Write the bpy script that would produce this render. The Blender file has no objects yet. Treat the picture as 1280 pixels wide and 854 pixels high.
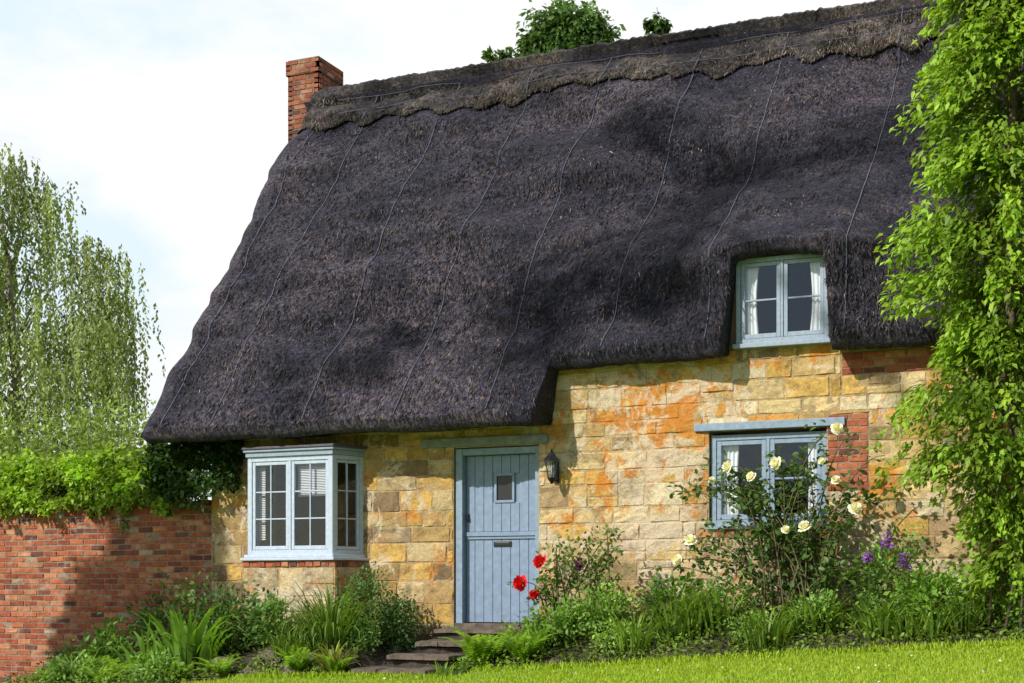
import bpy, math, numpy as np
from mathutils import Vector, Matrix, noise
rng=np.random.default_rng(11)
scene=bpy.context.scene
COL=scene.collection
def nz(x,y,z=0.0): return noise.noise(Vector((x,y,z)))
def sstep(a,b,x):
    t=min(1,max(0,(x-a)/(b-a))); return t*t*(3-2*t)
az,el=math.radians(-28),math.radians(36)
S=Vector((math.sin(az)*math.cos(el),-math.cos(az)*math.cos(el),math.sin(el)))
# ------------------------------------------------------------------ materials
def newmat(name):
    m=bpy.data.materials.new(name); m.use_nodes=True
    nt=m.node_tree; b=nt.nodes['Principled BSDF']; return m,nt,b
def N(nt,t,**k):
    n=nt.nodes.new(t)
    for a,v in k.items(): setattr(n,a,v)
    return n
def ramp(nt,src,stops):
    r=N(nt,'ShaderNodeValToRGB'); e=r.color_ramp.elements
    while len(e)<len(stops): e.new(0.5)
    for i,(p,c) in enumerate(stops):
        e[i].position=p; e[i].color=(c[0],c[1],c[2],1) if isinstance(c,tuple) else (c,c,c,1)
    nt.links.new(src,r.inputs[0]); return r.outputs[0]
def noi(nt,vec,scale,detail=4,rough=.6,dist=0):
    n=N(nt,'ShaderNodeTexNoise'); n.inputs['Scale'].default_value=scale; n.inputs['Detail'].default_value=detail
    n.inputs['Roughness'].default_value=rough; n.inputs['Distortion'].default_value=dist
    if vec is not None: nt.links.new(vec,n.inputs['Vector'])
    return n.outputs[0]
def mix(nt,fac,a,b,mode='MIX'):
    m=N(nt,'ShaderNodeMix',data_type='RGBA',blend_type=mode)
    for i,v in ((0,fac),(6,a),(7,b)):
        if hasattr(v,'is_linked'): nt.links.new(v,m.inputs[i])
        elif i==0: m.inputs[0].default_value=v
        else: m.inputs[i].default_value=(v[0],v[1],v[2],1)
    return m.outputs[2]
def mapping(nt,scale,loc=(0,0,0)):
    tc=N(nt,'ShaderNodeTexCoord'); mp=N(nt,'ShaderNodeMapping')
    mp.inputs['Scale'].default_value=scale; mp.inputs['Location'].default_value=loc
    nt.links.new(tc.outputs['Object'],mp.inputs[0]); return mp.outputs[0]
def bump(nt,b,h,strength,dist=.02,prev=None):
    u=N(nt,'ShaderNodeBump'); u.inputs['Strength'].default_value=strength; u.inputs['Distance'].default_value=dist
    nt.links.new(h,u.inputs['Height'])
    if prev is not None: nt.links.new(prev,u.inputs['Normal'])
    nt.links.new(u.outputs[0],b.inputs['Normal']); return u.outputs[0]
def attr(nt):
    a=N(nt,'ShaderNodeAttribute'); a.attribute_name='Col'; return a.outputs['Color']
def mth(nt,op,a,b=None):
    m=N(nt,'ShaderNodeMath',operation=op)
    for i,v in ((0,a),(1,b)):
        if v is None: continue
        if hasattr(v,'is_linked'): nt.links.new(v,m.inputs[i])
        else: m.inputs[i].default_value=v
    return m.outputs[0]
def near(nt,p,r):
    d=N(nt,'ShaderNodeVectorMath',operation='DISTANCE'); nt.links.new(mapping(nt,(1,1,1)),d.inputs[0]); d.inputs[1].default_value=p
    m=N(nt,'ShaderNodeMapRange'); nt.links.new(d.outputs['Value'],m.inputs[0]); m.inputs[1].default_value=0; m.inputs[2].default_value=r; m.inputs[3].default_value=1; m.inputs[4].default_value=0
    return m.outputs[0]
def simple(name,c,rough=.5,var=.15,bs=.1,scale=20,metal=0,bd=.005):
    m,nt,b=newmat(name)
    v=mapping(nt,(1,1,1)); n=noi(nt,v,scale,5)
    f=ramp(nt,n,[(.3,1-var),(.7,1+var)])
    nt.links.new(mix(nt,1.0,c,f,'MULTIPLY'),b.inputs['Base Color'])
    b.inputs['Roughness'].default_value=rough; b.inputs['Metallic'].default_value=metal
    if bs: bump(nt,b,n,bs,bd)
    return m
def mk_stone():
    m,nt,b=newmat('limestone'); v=mapping(nt,(1,1,1)); c=attr(nt)
    med=noi(nt,v,7,6,.75,.4); fin=noi(nt,v,45,4,.75)
    c=mix(nt,1.0,c,ramp(nt,med,[(.25,.5),(.5,1.0),(.75,1.35)]),'MULTIPLY')
    pat=noi(nt,mapping(nt,(1,1,1),(7,3,1)),2.4,8,.76,.6)
    pat=mth(nt,'ADD',pat,mth(nt,'MULTIPLY',near(nt,(-5.1,0,2.0),1.6),.13))
    c=mix(nt,ramp(nt,pat,[(.57,0.0),(.615,.88)]),c,(.54,.20,.03))
    wh=noi(nt,mapping(nt,(1,1,1),(17,5,9)),1.9,8,.77,.6)
    wh=mth(nt,'ADD',wh,mth(nt,'MULTIPLY',near(nt,(-4.9,0,1.5),1.9),.07))
    c=mix(nt,ramp(nt,wh,[(.545,0.0),(.59,.85)]),c,(.60,.50,.36))
    gr=noi(nt,mapping(nt,(1,1,1),(3,25,9)),2.6,8,.78,.5)
    c=mix(nt,ramp(nt,gr,[(.53,0.0),(.65,.75)]),c,(.16,.105,.065))
    br=noi(nt,mapping(nt,(1,1,1),(33,2,9)),4.5,8,.8,.5)
    c=mix(nt,ramp(nt,br,[(.57,0.0),(.63,.6)]),c,(.36,.20,.075))
    c=mix(nt,1.0,c,ramp(nt,fin,[(.3,.75),(.7,1.2)]),'MULTIPLY')
    nt.links.new(c,b.inputs['Base Color']); b.inputs['Roughness'].default_value=.95; b.inputs['Specular IOR Level'].default_value=.2
    p=bump(nt,b,med,.7,.04); p=bump(nt,b,br,.4,.02,p); bump(nt,b,fin,.6,.012,p)
    return m
M_stone=mk_stone()
def mk_brick():
    m,nt,b=newmat('old_red_brick'); v=mapping(nt,(1,1,1)); c=attr(nt)
    med=noi(nt,v,12,6,.75); fin=noi(nt,v,70,3)
    c=mix(nt,1.0,c,ramp(nt,med,[(.25,.55),(.7,1.3)]),'MULTIPLY')
    wh=noi(nt,mapping(nt,(1,1,1),(5,5,2)),4,8,.8)
    c=mix(nt,ramp(nt,wh,[(.54,0.0),(.66,.55)]),c,(.44,.36,.29))
    dk=noi(nt,mapping(nt,(1,1,1),(9,1,2)),1.3,8,.75)
    c=mix(nt,ramp(nt,dk,[(.54,0.0),(.70,.5)]),c,(.08,.045,.035))
    nt.links.new(c,b.inputs['Base Color']); b.inputs['Roughness'].default_value=.95; b.inputs['Specular IOR Level'].default_value=.2
    p=bump(nt,b,med,.8,.02); bump(nt,b,fin,.5,.008,p); return m
M_brick=mk_brick()
def mk_thatch(name,dark,mid,light,brown,bk,net=.3,rp_=(.62,1.3)):
    m,nt,b=newmat(name)
    straw=noi(nt,mapping(nt,(60,15,15)),1.0,5,.75); straw2=noi(nt,mapping(nt,(26,32,32),(4,4,4)),1.0,6,.85,.3)
    speck=noi(nt,mapping(nt,(15,18,18)),1.0,8,.9,.4); big=noi(nt,mapping(nt,(1,.8,.8)),.7,6,.66,.5); rip=noi(nt,mapping(nt,(1.6,3.4,3.4),(2,7,3)),1.0,6,.64,.4)
    c=ramp(nt,speck,[(.41,dark),(.51,mid),(.59,light)])
    c=mix(nt,1.0,c,ramp(nt,straw2,[(.40,.28),(.5,1.0),(.60,2.2)]),'MULTIPLY')
    bm_=mth(nt,'MULTIPLY',ramp(nt,straw,[(.50,0.0),(.61,1.0)]),ramp(nt,big,[(.43,.10),(.58,bk)]))
    c=mix(nt,bm_,c,brown)
    c=mix(nt,1.0,c,ramp(nt,big,[(.36,.45),(.5,1.0),(.62,1.5)]),'MULTIPLY')
    c=mix(nt,1.0,c,ramp(nt,rip,[(.36,rp_[0]),(.62,rp_[1])]),'MULTIPLY')  # broad and ripple tones painted in for relief shading, as well as weathering
    vo=N(nt,'ShaderNodeTexVoronoi',feature='DISTANCE_TO_EDGE'); vo.inputs['Scale'].default_value=1; vo.inputs['Randomness'].default_value=.2
    nt.links.new(mapping(nt,(24,18,18)),vo.inputs['Vector'])
    c=mix(nt,ramp(nt,vo.outputs[0],[(.03,net),(.10,0.0)]),c,(.08,.083,.14))
    c=mix(nt,1.0,c,attr(nt),'MULTIPLY')
    nt.links.new(c,b.inputs['Base Color']); b.inputs['Roughness'].default_value=.7; b.inputs['Specular IOR Level'].default_value=.3
    p=bump(nt,b,rip,.6,.16); p=bump(nt,b,speck,1.0,.045,p); p=bump(nt,b,straw2,.9,.022,p); bump(nt,b,straw,.6,.012,p)
    return m
M_thatch=mk_thatch('netted_dark_thatch',(.003,.003,.011),(.018,.018,.038),(.088,.080,.112),(.18,.128,.09),.85,.25)
M_ridge=mk_thatch('ridge_thatch',(.008,.008,.012),(.042,.038,.042),(.17,.14,.12),(.25,.18,.115),1.0,.15,(.65,1.25))
def mk_leaf(name,tr=.3,rough=.5):
    m,nt,b=newmat(name); c=attr(nt)
    nt.links.new(c,b.inputs['Base Color']); b.inputs['Roughness'].default_value=rough; b.inputs['Specular IOR Level'].default_value=.35
    t=N(nt,'ShaderNodeBsdfTranslucent'); nt.links.new(mix(nt,1.0,c,(1.6,1.6,.6),'MULTIPLY'),t.inputs[0])
    ms=N(nt,'ShaderNodeMixShader'); ms.inputs[0].default_value=tr
    nt.links.new(b.outputs[0],ms.inputs[1]); nt.links.new(t.outputs[0],ms.inputs[2])
    nt.links.new(ms.outputs[0],nt.nodes['Material Output'].inputs[0]); return m
M_leaf=mk_leaf('foliage',.33); M_petal=mk_leaf('petal',.2,.6); M_straw=mk_leaf('loose_straw',.05,.8)
M_blue=simple('powder_blue_paint',(.185,.255,.37),.5,.16,.15,14)
M_bluefr=simple('grey_blue_paint',(.205,.28,.37),.55,.2,.2,18)
M_pale=simple('pale_grey_blue_paint',(.25,.315,.40),.55,.16,.15,25)
M_white=simple('bluish_white_paint',(.43,.50,.61),.5,.12,.1,20)
M_curt=simple('curtain_cloth',(.85,.85,.83),.9,.04,.1,12)
M_black=simple('black_iron',(.012,.013,.016),.35,.2,.1,40)
M_lead=simple('lead_flashing',(.07,.07,.09),.6,.3,.3,12)
M_bark=simple('bark',(.11,.085,.055),.9,.4,.6,18,0,.02)
M_birchbark=simple('birch_bark',(.25,.23,.18),.8,.5,.4,8)
M_cane=simple('green_cane',(.10,.085,.035),.7,.3,.2,30)
M_soil=simple('garden_soil',(.04,.03,.02),.95,.4,.7,12,0,.03)
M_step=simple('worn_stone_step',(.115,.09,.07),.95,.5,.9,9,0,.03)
M_riser=simple('shade_toned_riser',(.05,.038,.03),.95,.5,.9,9,0,.03)  # step stone darkened so that shade is painted onto the risers
M_rock=simple('rockery_stone',(.12,.10,.075),.95,.5,.9,8,0,.05)
M_oak=simple('weathered_lintel',(.20,.22,.22),.8,.3,.4,14)
M_cheek=simple('brown_timber_reveal',(.13,.085,.05),.85,.35,.5,14)
M_wire=simple('galvanised_wire',(.10,.105,.155),.5,.3,0,10)
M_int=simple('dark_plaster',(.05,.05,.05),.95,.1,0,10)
def mk_glass():
    m,nt,b=newmat('window_glass')
    nt.nodes.remove(b)
    g=N(nt,'ShaderNodeBsdfGlossy'); g.inputs['Roughness'].default_value=.02; g.inputs['Color'].default_value=(.7,.82,1,1)
    t=N(nt,'ShaderNodeBsdfTransparent'); t.inputs[0].default_value=(.86,.89,.92,1)
    lw=N(nt,'ShaderNodeLayerWeight'); lw.inputs[0].default_value=.22
    n=noi(nt,mapping(nt,(1,1,1)),5,2); u=N(nt,'ShaderNodeBump'); u.inputs['Strength'].default_value=.12; u.inputs['Distance'].default_value=.02
    nt.links.new(n,u.inputs['Height']); nt.links.new(u.outputs[0],g.inputs['Normal'])
    ms=N(nt,'ShaderNodeMixShader'); nt.links.new(mth(nt,'ADD',lw.outputs[0],.05),ms.inputs[0])
    nt.links.new(t.outputs[0],ms.inputs[1]); nt.links.new(g.outputs[0],ms.inputs[2])
    nt.links.new(ms.outputs[0],nt.nodes['Material Output'].inputs[0]); return m
M_glass=mk_glass()
def mk_lawn():
    m,nt,b=newmat('lawn_grass'); v=mapping(nt,(1,1,1))
    a=noi(nt,v,.7,5); f=noi(nt,v,30,5,.8)
    c=ramp(nt,a,[(.3,(.18,.30,.02)),(.7,(.28,.41,.03))])
    c=mix(nt,1.0,c,ramp(nt,f,[(.3,.55),(.7,1.3)]),'MULTIPLY')
    nt.links.new(c,b.inputs['Base Color']); b.inputs['Roughness'].default_value=.9; bump(nt,b,f,.8,.04); return m
M_lawn=mk_lawn()
# ------------------------------------------------------------------ objects
def setp(o,parent=None,label=None,category=None,kind=None,group=None,cat=None):
    category=category or cat
    if parent: o.parent=parent
    if label: o['label']=label
    if category: o['category']=category
    if kind: o['kind']=kind
    if group: o['group']=group
    return o
def empty(name,loc,**k):
    o=bpy.data.objects.new(name,None); COL.objects.link(o); o.location=loc; o.empty_display_size=.2
    setp(o,**k); return o
def fixloc(o):
    p=o.parent; off=Vector((0,0,0))
    while p: off+=p.location; p=p.parent
    o.location=-off+o.location
    return o
class MB:
    def __init__(s): s.v=[]; s.f=[]; s.c=[]
    def add(s,vs,fs,col=(1,1,1)):
        b=len(s.v); s.v+= [tuple(p) for p in vs]; s.f+=[tuple(i+b for i in f) for f in fs]
        s.c+= [col]*len(vs)
    def box(s,x0,x1,y0,y1,z0,z1,col=(1,1,1)):
        s.boxL((0,0),(1,0),x0,x1,-y1,-y0,z0,z1,col)
    def boxL(s,o,d,u0,u1,n0,n1,z0,z1,col=(1,1,1)):
        n=(d[1],-d[0]); vs=[]
        for z in (z0,z1):
            for (u,k) in ((u0,n0),(u1,n0),(u1,n1),(u0,n1)):
                vs.append((o[0]+d[0]*u+n[0]*k,o[1]+d[1]*u+n[1]*k,z))
        s.add(vs,[(0,1,2,3),(7,6,5,4),(0,4,5,1),(1,5,6,2),(2,6,7,3),(3,7,4,0)],col)
    def tube(s,pts,radii,n=6,col=(1,1,1),cap=True):
        pts=[Vector(p) for p in pts]; b=[];fs=[]
        ref=Vector((.31,.9,.2)).normalized()
        for i,p in enumerate(pts):
            t=(pts[min(i+1,len(pts)-1)]-pts[max(i-1,0)]).normalized()
            a=t.cross(ref); 
            if a.length<.05: a=t.cross(Vector((1,0,0)))
            a.normalize(); c=t.cross(a); r=radii[i] if hasattr(radii,'__len__') else radii
            for k in range(n):
                an=2*math.pi*k/n; b.append(p+a*math.cos(an)*r+c*math.sin(an)*r)
        for i in range(len(pts)-1):
            for k in range(n):
                k2=(k+1)%n; fs.append((i*n+k,i*n+k2,(i+1)*n+k2,(i+1)*n+k))
        if cap:
            fs.append(tuple(range(n-1,-1,-1))); m=(len(pts)-1)*n; fs.append(tuple(m+k for k in range(n)))
        s.add(b,fs,col)
    def obj(s,name,mat,parent=None,smooth=False,bevel=0,fixn=True,**k):
        me=bpy.data.meshes.new(name); me.from_pydata(s.v,[],s.f); 
        a=me.color_attributes.new('Col','FLOAT_COLOR','POINT')
        arr=np.ones((len(s.v),4),dtype=np.float32); arr[:,:3]=np.array(s.c,dtype=np.float32); a.data.foreach_set('color',arr.ravel())
        me.materials.append(mat)
        if fixn:
            import bmesh; bm=bmesh.new(); bm.from_mesh(me); bmesh.ops.recalc_face_normals(bm,faces=bm.faces); bm.to_mesh(me); bm.free()
        if smooth: me.polygons.foreach_set('use_smooth',[True]*len(me.polygons))
        me.update(); o=bpy.data.objects.new(name,me); COL.objects.link(o); setp(o,parent,**k)
        if parent: fixloc(o)
        if bevel:
            bv=o.modifiers.new('Bevel','BEVEL'); bv.width=bevel; bv.segments=2; bv.limit_method='ANGLE'
        return o
def arrmesh(name,V,F,C,mat,parent=None,smooth=False,**k):
    me=bpy.data.meshes.new(name); n=len(V); m,kk=F.shape
    me.vertices.add(n); me.vertices.foreach_set('co',V.astype(np.float32).ravel())
    me.loops.add(m*kk); me.loops.foreach_set('vertex_index',F.astype(np.int32).ravel())
    me.polygons.add(m); me.polygons.foreach_set('loop_start',np.arange(0,m*kk,kk,dtype=np.int32))
    me.polygons.foreach_set('loop_total',np.full(m,kk,dtype=np.int32))
    if smooth: me.polygons.foreach_set('use_smooth',np.ones(m,dtype=bool))
    me.update(calc_edges=True)
    a=me.color_attributes.new('Col','FLOAT_COLOR','POINT'); arr=np.ones((n,4),dtype=np.float32); arr[:,:3]=C; a.data.foreach_set('color',arr.ravel())
    me.materials.append(mat); o=bpy.data.objects.new(name,me); COL.objects.link(o); setp(o,parent,**k)
    if parent: fixloc(o)
    return o
def norm(a): return a/np.maximum(1e-6,np.linalg.norm(a,axis=1,keepdims=True))
TPL=np.array([(0,0,0),(.3,.25,.05),(.65,.22,.03),(1,0,-.10),(.65,-.22,.03),(.3,-.25,.05),(.5,0,-.02)])
TF=np.array([(0,1,6),(1,2,6),(2,3,6),(3,4,6),(4,5,6),(5,0,6)])
TPL4=np.array([(0,0,0),(.45,.28,.07),(1,0,-.06),(.45,-.28,.07)]); TF4=np.array([(0,1,2),(0,2,3)])
def leafarr(P,D,size,col,width=1.0,flat=.6,hi=False):
    tpl,tf=(TPL,TF) if hi else (TPL4,TF4)
    n=len(P); D=norm(D); up=np.tile([0,-.25,1.0],(n,1))+rng.normal(0,flat,(n,3))
    S_=norm(np.cross(D,up)); U=np.cross(S_,D)
    sz=np.asarray(size).reshape(-1,1,1)*np.ones((n,1,1))
    V=P[:,None,:]+sz*(tpl[None,:,0:1]*D[:,None,:]+width*tpl[None,:,1:2]*S_[:,None,:]+tpl[None,:,2:3]*U[:,None,:])
    F=(tf[None]+(np.arange(n)*len(tpl))[:,None,None]).reshape(-1,3)
    return V.reshape(-1,3),F,np.repeat(col,len(tpl),axis=0)
def cat(parts):
    Vs,Fs,Cs=[],[],[];b=0
    for V,F,C in parts: Vs.append(V);Fs.append(F+b);Cs.append(C);b+=len(V)
    return np.concatenate(Vs),np.concatenate(Fs),np.concatenate(Cs)
def lcol(n,base,var=.3,yel=.15):
    b=np.array(base)[None]*(1+rng.uniform(-var,var,(n,1))); 
    y=rng.uniform(0,yel,(n,1)); b=b*(1-y)+np.array([[base[1]*.95,base[1]*1.1,base[2]*.8]])*y
    return np.clip(b,0,1)
# ------------------------------------------------------------------ ground
def zl(X): return float(np.interp(X,[-40,-16,-13,-9.6,-7.3,-5.5,-2.98,-.95,3,20],[-1.6,-1.4,-1.25,-1.06,-.97,-.86,-.67,-.54,-.45,-.35]))
def zw(X): return float(np.interp(X,[-40,-16,-13,-11,-9.5,-7,-5,-1,20],[-1.6,-1.4,-1.25,-1.02,-.66,-.48,-.42,-.34,-.3]))
def gz(X,y):
    if y<-1.7:
        t=min(1,(-1.7-y)/13.8); z=zl(X)*(1-t)-1.6*t
    elif y<-.7: t=sstep(-1.7,-.7,y); z=zl(X)*(1-t)+zw(X)*t
    else: z=zw(X)
    if -8.15<X<-6.4 and y<-.1: # cut for the garden steps
        c=min(z,float(np.interp(y,[-1.7,-1.2,-.85,-.5,-.1],[-1.0,-.97,-.83,-.69,-.56]))); w_=sstep(-8.15,-8.0,X)*(1-sstep(-6.6,-6.4,X)); z=z*(1-w_)+c*w_
    if y>9: z=z*(1-sstep(9,20,y))-1.2*sstep(9,20,y)
    return z
def sheet(name,xs,ys,mat,off,f,**k):
    mb=MB(); 
    vs=[(x,y,gz(x,y)+off+f(x,y)) for y in ys for x in xs]; nx=len(xs)
    fs=[(j*nx+i,j*nx+i+1,(j+1)*nx+i+1,(j+1)*nx+i) for j in range(len(ys)-1) for i in range(nx-1)]
    mb.add(vs,fs); return mb.obj(name,mat,smooth=True,**k)
xs=[-400,-200,-100,-50]+list(np.linspace(-30,10,241))+[20,60,150,400]
ys=[-400,-150,-60,-30,-20]+list(np.linspace(-15,2,137))+[4,7,9,12,16,20,40,100,250,500]
M_field=simple('field_grass',(.09,.15,.04),.95,.3,.3,1.5)
sheet('ground',xs,ys,M_field,-.06,lambda x,y:0,kind='structure',label='grassy ground sloping gently down across the village green',category='ground')
bx=list(np.linspace(-17,3,200)); by=list(np.linspace(-2.9,.1,50))
sheet('garden_bed_soil',bx,by,M_soil,.0,lambda x,y:(.03*nz(x*3,y*3)+.02*nz(x*9,y*9))-.05*sstep(1.7,1.9,-y)*(x>-9),kind='structure',label='dark soil bed along the foot of the cottage',category='ground')
def ledge(x): return -1.60+.10*nz(x*.9,3.3)+.05*nz(x*4,1.3)-1.0*(1-sstep(-10.2,-9.2,x))
lx=list(np.linspace(-17,4,200))
mb=MB(); ly=np.concatenate([np.linspace(0,1,14)**1.4]); vs=[]
for t in ly:
    for x in lx:
        y=ledge(x)*(1-t)-40*t; vs.append((x,y,gz(x,y)+.016+.015*nz(x*1.3,y*1.3)))
nx=len(lx); mb.add(vs,[(j*nx+i,j*nx+i+1,(j+1)*nx+i+1,(j+1)*nx+i) for j in range(len(ly)-1) for i in range(nx-1)])
mb.obj('lawn',M_lawn,smooth=True,kind='structure',label='sunlit mown lawn in front of the cottage bed',category='lawn')
n=95000
gx=rng.uniform(-10,1.5,n); gy=-1.50-rng.beta(1,1.5,n)*5.5
k=gy<np.array([ledge(a)+.1 for a in gx]); gx=gx[k]; gy=gy[k]; n=len(gx)
gzv=np.array([gz(a,b) for a,b in zip(gx,gy)])+.01
P=np.stack([gx,gy,gzv],1); D=np.stack([rng.normal(0,.4,n),rng.normal(0,.4,n),np.ones(n)],1)
V,F,C=leafarr(P,D,rng.uniform(.025,.058,n)*(1+.7*(gy>-1.75)),lcol(n,(.30,.44,.03),.3,.5),width=.35,flat=1)
nd=120; P2=np.stack([rng.uniform(-9,1,nd),-1.8-rng.uniform(0,4.5,nd),np.zeros(nd)],1); P2[:,2]=[gz(a,b)+.06 for a,b in P2[:,:2]]
W=leafarr(P2,rng.normal(0,1,(nd,3))*[1,1,.2],np.full(nd,.028),np.full((nd,3),.75),width=1.6)
V,F,C=cat([(V,F,C),W])
arrmesh('lawn_grass_blades',V,F,C,M_leaf,kind='stuff',label='short grass blades with scattered white daisies',category='grass')
# ------------------------------------------------------------------ masonry panels
def subtract(rects,hole):
    out=[]; hx0,hx1,hz0,hz1=hole
    for (a,b,c,d) in rects:
        if hx1<=a or hx0>=b or hz1<=c or hz0>=d: out.append((a,b,c,d)); continue
        if a<hx0: out.append((a,hx0,c,d))
        if b>hx1: out.append((hx1,b,c,d))
        m0,m1=max(a,hx0),min(b,hx1)
        if c<hz0: out.append((m0,m1,c,hz0))
        if d>hz1: out.append((m0,m1,hz1,d))
    return out
def block(mb,o,d,r,proud,gap,edge,col,rough,fine):
    a,b,c,e=r; g=gap*rng.uniform(.4,1.3) if fine else gap; a+=g;b-=g;c+=g;e-=g
    if b-a<.03 or e-c<.025: return
    n=(d[1],-d[0]); ed=min(edge,(b-a)*.3,(e-c)*.3)
    if fine: us=[a,a+ed]+[a+(b-a)*t for t in (.25,.5,.75)]+[b-ed,b]; zs=[c,c+ed,c+(e-c)*.38,c+(e-c)*.64,e-ed,e]
    else: us=[a,a+ed,b-ed,b]; zs=[c,c+ed,e-ed,e]
    base=proud*rng.uniform(.3,1.3); vs=[]; U=len(us)-1; Z=len(zs)-1
    sx=rng.uniform(0,50); jit=gap*(1.9 if fine else .9)
    cj={k:(rng.uniform(-jit,jit),rng.uniform(-jit,jit)) for k in ((0,0),(0,1),(1,0),(1,1))}
    for j,z in enumerate(zs):
        for i,u in enumerate(us):
            k=-.005 if (i in(0,U) or j in(0,Z)) else base+rough*nz(u*7+sx,z*7)+rough*.6*nz(u*19+sx,z*19)
            fu=(u-a)/(b-a); fz=(z-c)/(e-c)
            du=(cj[0,0][0]*(1-fu)+cj[1,0][0]*fu)*(1-fz)+(cj[0,1][0]*(1-fu)+cj[1,1][0]*fu)*fz
            dz=(cj[0,0][1]*(1-fu)+cj[1,0][1]*fu)*(1-fz)+(cj[0,1][1]*(1-fu)+cj[1,1][1]*fu)*fz
            if i in(0,U) and j in (0,Z): du+=(.6*ed if i==0 else -.6*ed); dz+=(.6*ed if j==0 else -.6*ed)
            if fine: du+=.008*nz(u*14+sx,z*14,3); dz+=.008*nz(u*14+sx,z*14,8)
            uu=u+du; zz=z+dz
            vs.append((o[0]+d[0]*uu+n[0]*k,o[1]+d[1]*uu+n[1]*k,zz))
    w=U+1; mb.add(vs,[(j*w+i,j*w+i+1,(j+1)*w+i+1,(j+1)*w+i) for j in range(Z) for i in range(U)],col)
def panel(mb,o,d,L,z0,z1,holes,hr,wr,gap,proud,edge,colf,rough,fine,mortar,thick,mskip=True):
    rects=[(0,L,z0,z1)]
    for h in holes: rects=subtract(rects,h)
    for (a,b,c,e) in rects: mb.boxL(o,d,a,b,-thick,0,c,e,mortar)
    z=z0
    k=0
    while z<z1-.02:
        h=rng.uniform(*hr); 
        if z+h>z1-.6*hr[0]: h=z1-z
        u=-(rng.uniform(0,wr[1]) if hr[0]!=hr[1] else (k%2)*wr[1]/2); k+=1
        while u<L:
            w=rng.uniform(*wr); r=[(max(u,0),min(u+w,L),z,z+h)]
            if fine and h>.2 and rng.uniform()<.18:
                zm=z+h*rng.uniform(.4,.6); q0=r[0]; r=[(q0[0],q0[1],z,zm),(q0[0],q0[1],zm,z+h)]
            if r[0][1]-r[0][0]>.02:
                for hh in holes: r=subtract(r,hh)
                for q in r: block(mb,o,d,q,proud,gap,edge,colf((q[0]+q[1])/2,(q[2]+q[3])/2),rough,fine)
            u+=w
        z+=h
def pick(pal,w):
    c=np.array(pal[rng.choice(len(pal),p=np.array(w)/sum(w))])*rng.uniform(.8,1.2); return tuple(c)
PALR=[(.53,.34,.10),(.58,.44,.22),(.54,.28,.07),(.60,.51,.33),(.34,.235,.13),(.50,.35,.15)]
def stonecol(u,z,x0=-10.97):
    X=x0+u
    if X<-7.4: return pick([(.49,.31,.095),(.40,.27,.115),(.23,.16,.09),(.50,.38,.20),(.48,.26,.07),(.31,.23,.14)],[4,3,2.6,2.2,2,2.2])
    if z>1.5: return pick(PALR,[4,2.5,2.4,2.6,1.2,1.8])
    if z>.5: return pick(PALR,[4,2.6,1.4,2.4,1.1,2.2])
    return pick([(.46,.34,.18),(.48,.33,.12),(.54,.44,.28),(.34,.27,.18),(.40,.29,.15)],[3,2.4,2.4,1.6,2])
def brickcol(u,z): return pick([(.36,.10,.05),(.42,.14,.065),(.29,.075,.04),(.46,.20,.10),(.16,.06,.045),(.38,.26,.18)],[5,4.5,3.4,2.4,1.6,.8])
def darkbrick(u,z): return pick([(.26,.085,.05),(.31,.11,.06),(.21,.065,.045),(.34,.15,.09),(.12,.055,.045)],[5,3.5,4,1.6,2])
MORT=(.41,.30,.16); BM=(.27,.21,.155)
cottage=empty('cottage',(-5,0,-.5),label='thatched honey stone cottage with powder blue door and windows',cat='cottage')
X0=-10.97
H=[(-7.50-X0,-6.40-X0,-.46,1.68),(-4.36-X0,-3.06-X0,.66,1.74),(-10.22-X0,-8.80-X0,.36,1.75)]
brk=[(-3.05-X0,-2.62-X0,1.05,1.86),(-4.5-X0,-3.06-X0,.56,.655),(-2.9-X0,-1.9-X0,2.28,2.52)]
wall=MB()
panel(wall,(X0,0),(1,0),13,-1.5,2.66,H+brk,(.16,.28),(.20,.58),.0035,.009,.013,stonecol,.016,True,MORT,.36)
for (xa,xb) in ((X0+.0,X0+.36),(1.67,2.03)):
    pts=[(.361,-1.5),(8,-1.5),(8,2.3),(4,6.95),(.361,2.75)]
    vs=[(xa,y,z) for y,z in pts]+[(xb,y,z) for y,z in pts]
    wall.add(vs,[(0,1,2,3,4),(9,8,7,6,5)]+[(i,(i+1)%5,(i+1)%5+5,i+5) for i in range(5)],(.38,.27,.13))
wall.box(X0+.361,1.669,7.64,8,-1.5,2.3,(.38,.27,.13))
wall.obj('wall',M_stone,cottage,label='coursed honey and orange limestone wall with pale patches')
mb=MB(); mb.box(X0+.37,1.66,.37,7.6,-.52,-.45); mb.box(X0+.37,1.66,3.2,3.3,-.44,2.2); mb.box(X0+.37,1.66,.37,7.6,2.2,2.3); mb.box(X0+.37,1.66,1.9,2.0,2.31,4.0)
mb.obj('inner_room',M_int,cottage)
for (a,b,c,e) in brk:
    mb=MB(); panel(mb,(X0+a,-.004),(1,0),b-a,c,e,[],(.075,.075),(.225,.225),.004,.010,.006,brickcol,.008,False,BM,.3)
    mb.obj('brick_patch',M_brick,cottage)
BX0,BX1,BY=-10.17,-8.85,-.48
palec=lambda u,z: pick([(.50,.42,.29),(.46,.36,.22),(.52,.40,.22),(.36,.30,.22)],[3,3,2,1.5])
mb=MB()
panel(mb,(BX0,BY),(1,0),BX1-BX0,-1.2,.26,[],(.18,.26),(.25,.5),.0035,.010,.013,palec,.013,True,MORT,.45)
panel(mb,(BX1,BY),(.243,.970),.47,-1.2,.26,[],(.18,.26),(.2,.45),.004,.010,.013,palec,.013,True,MORT,.1)
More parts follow.
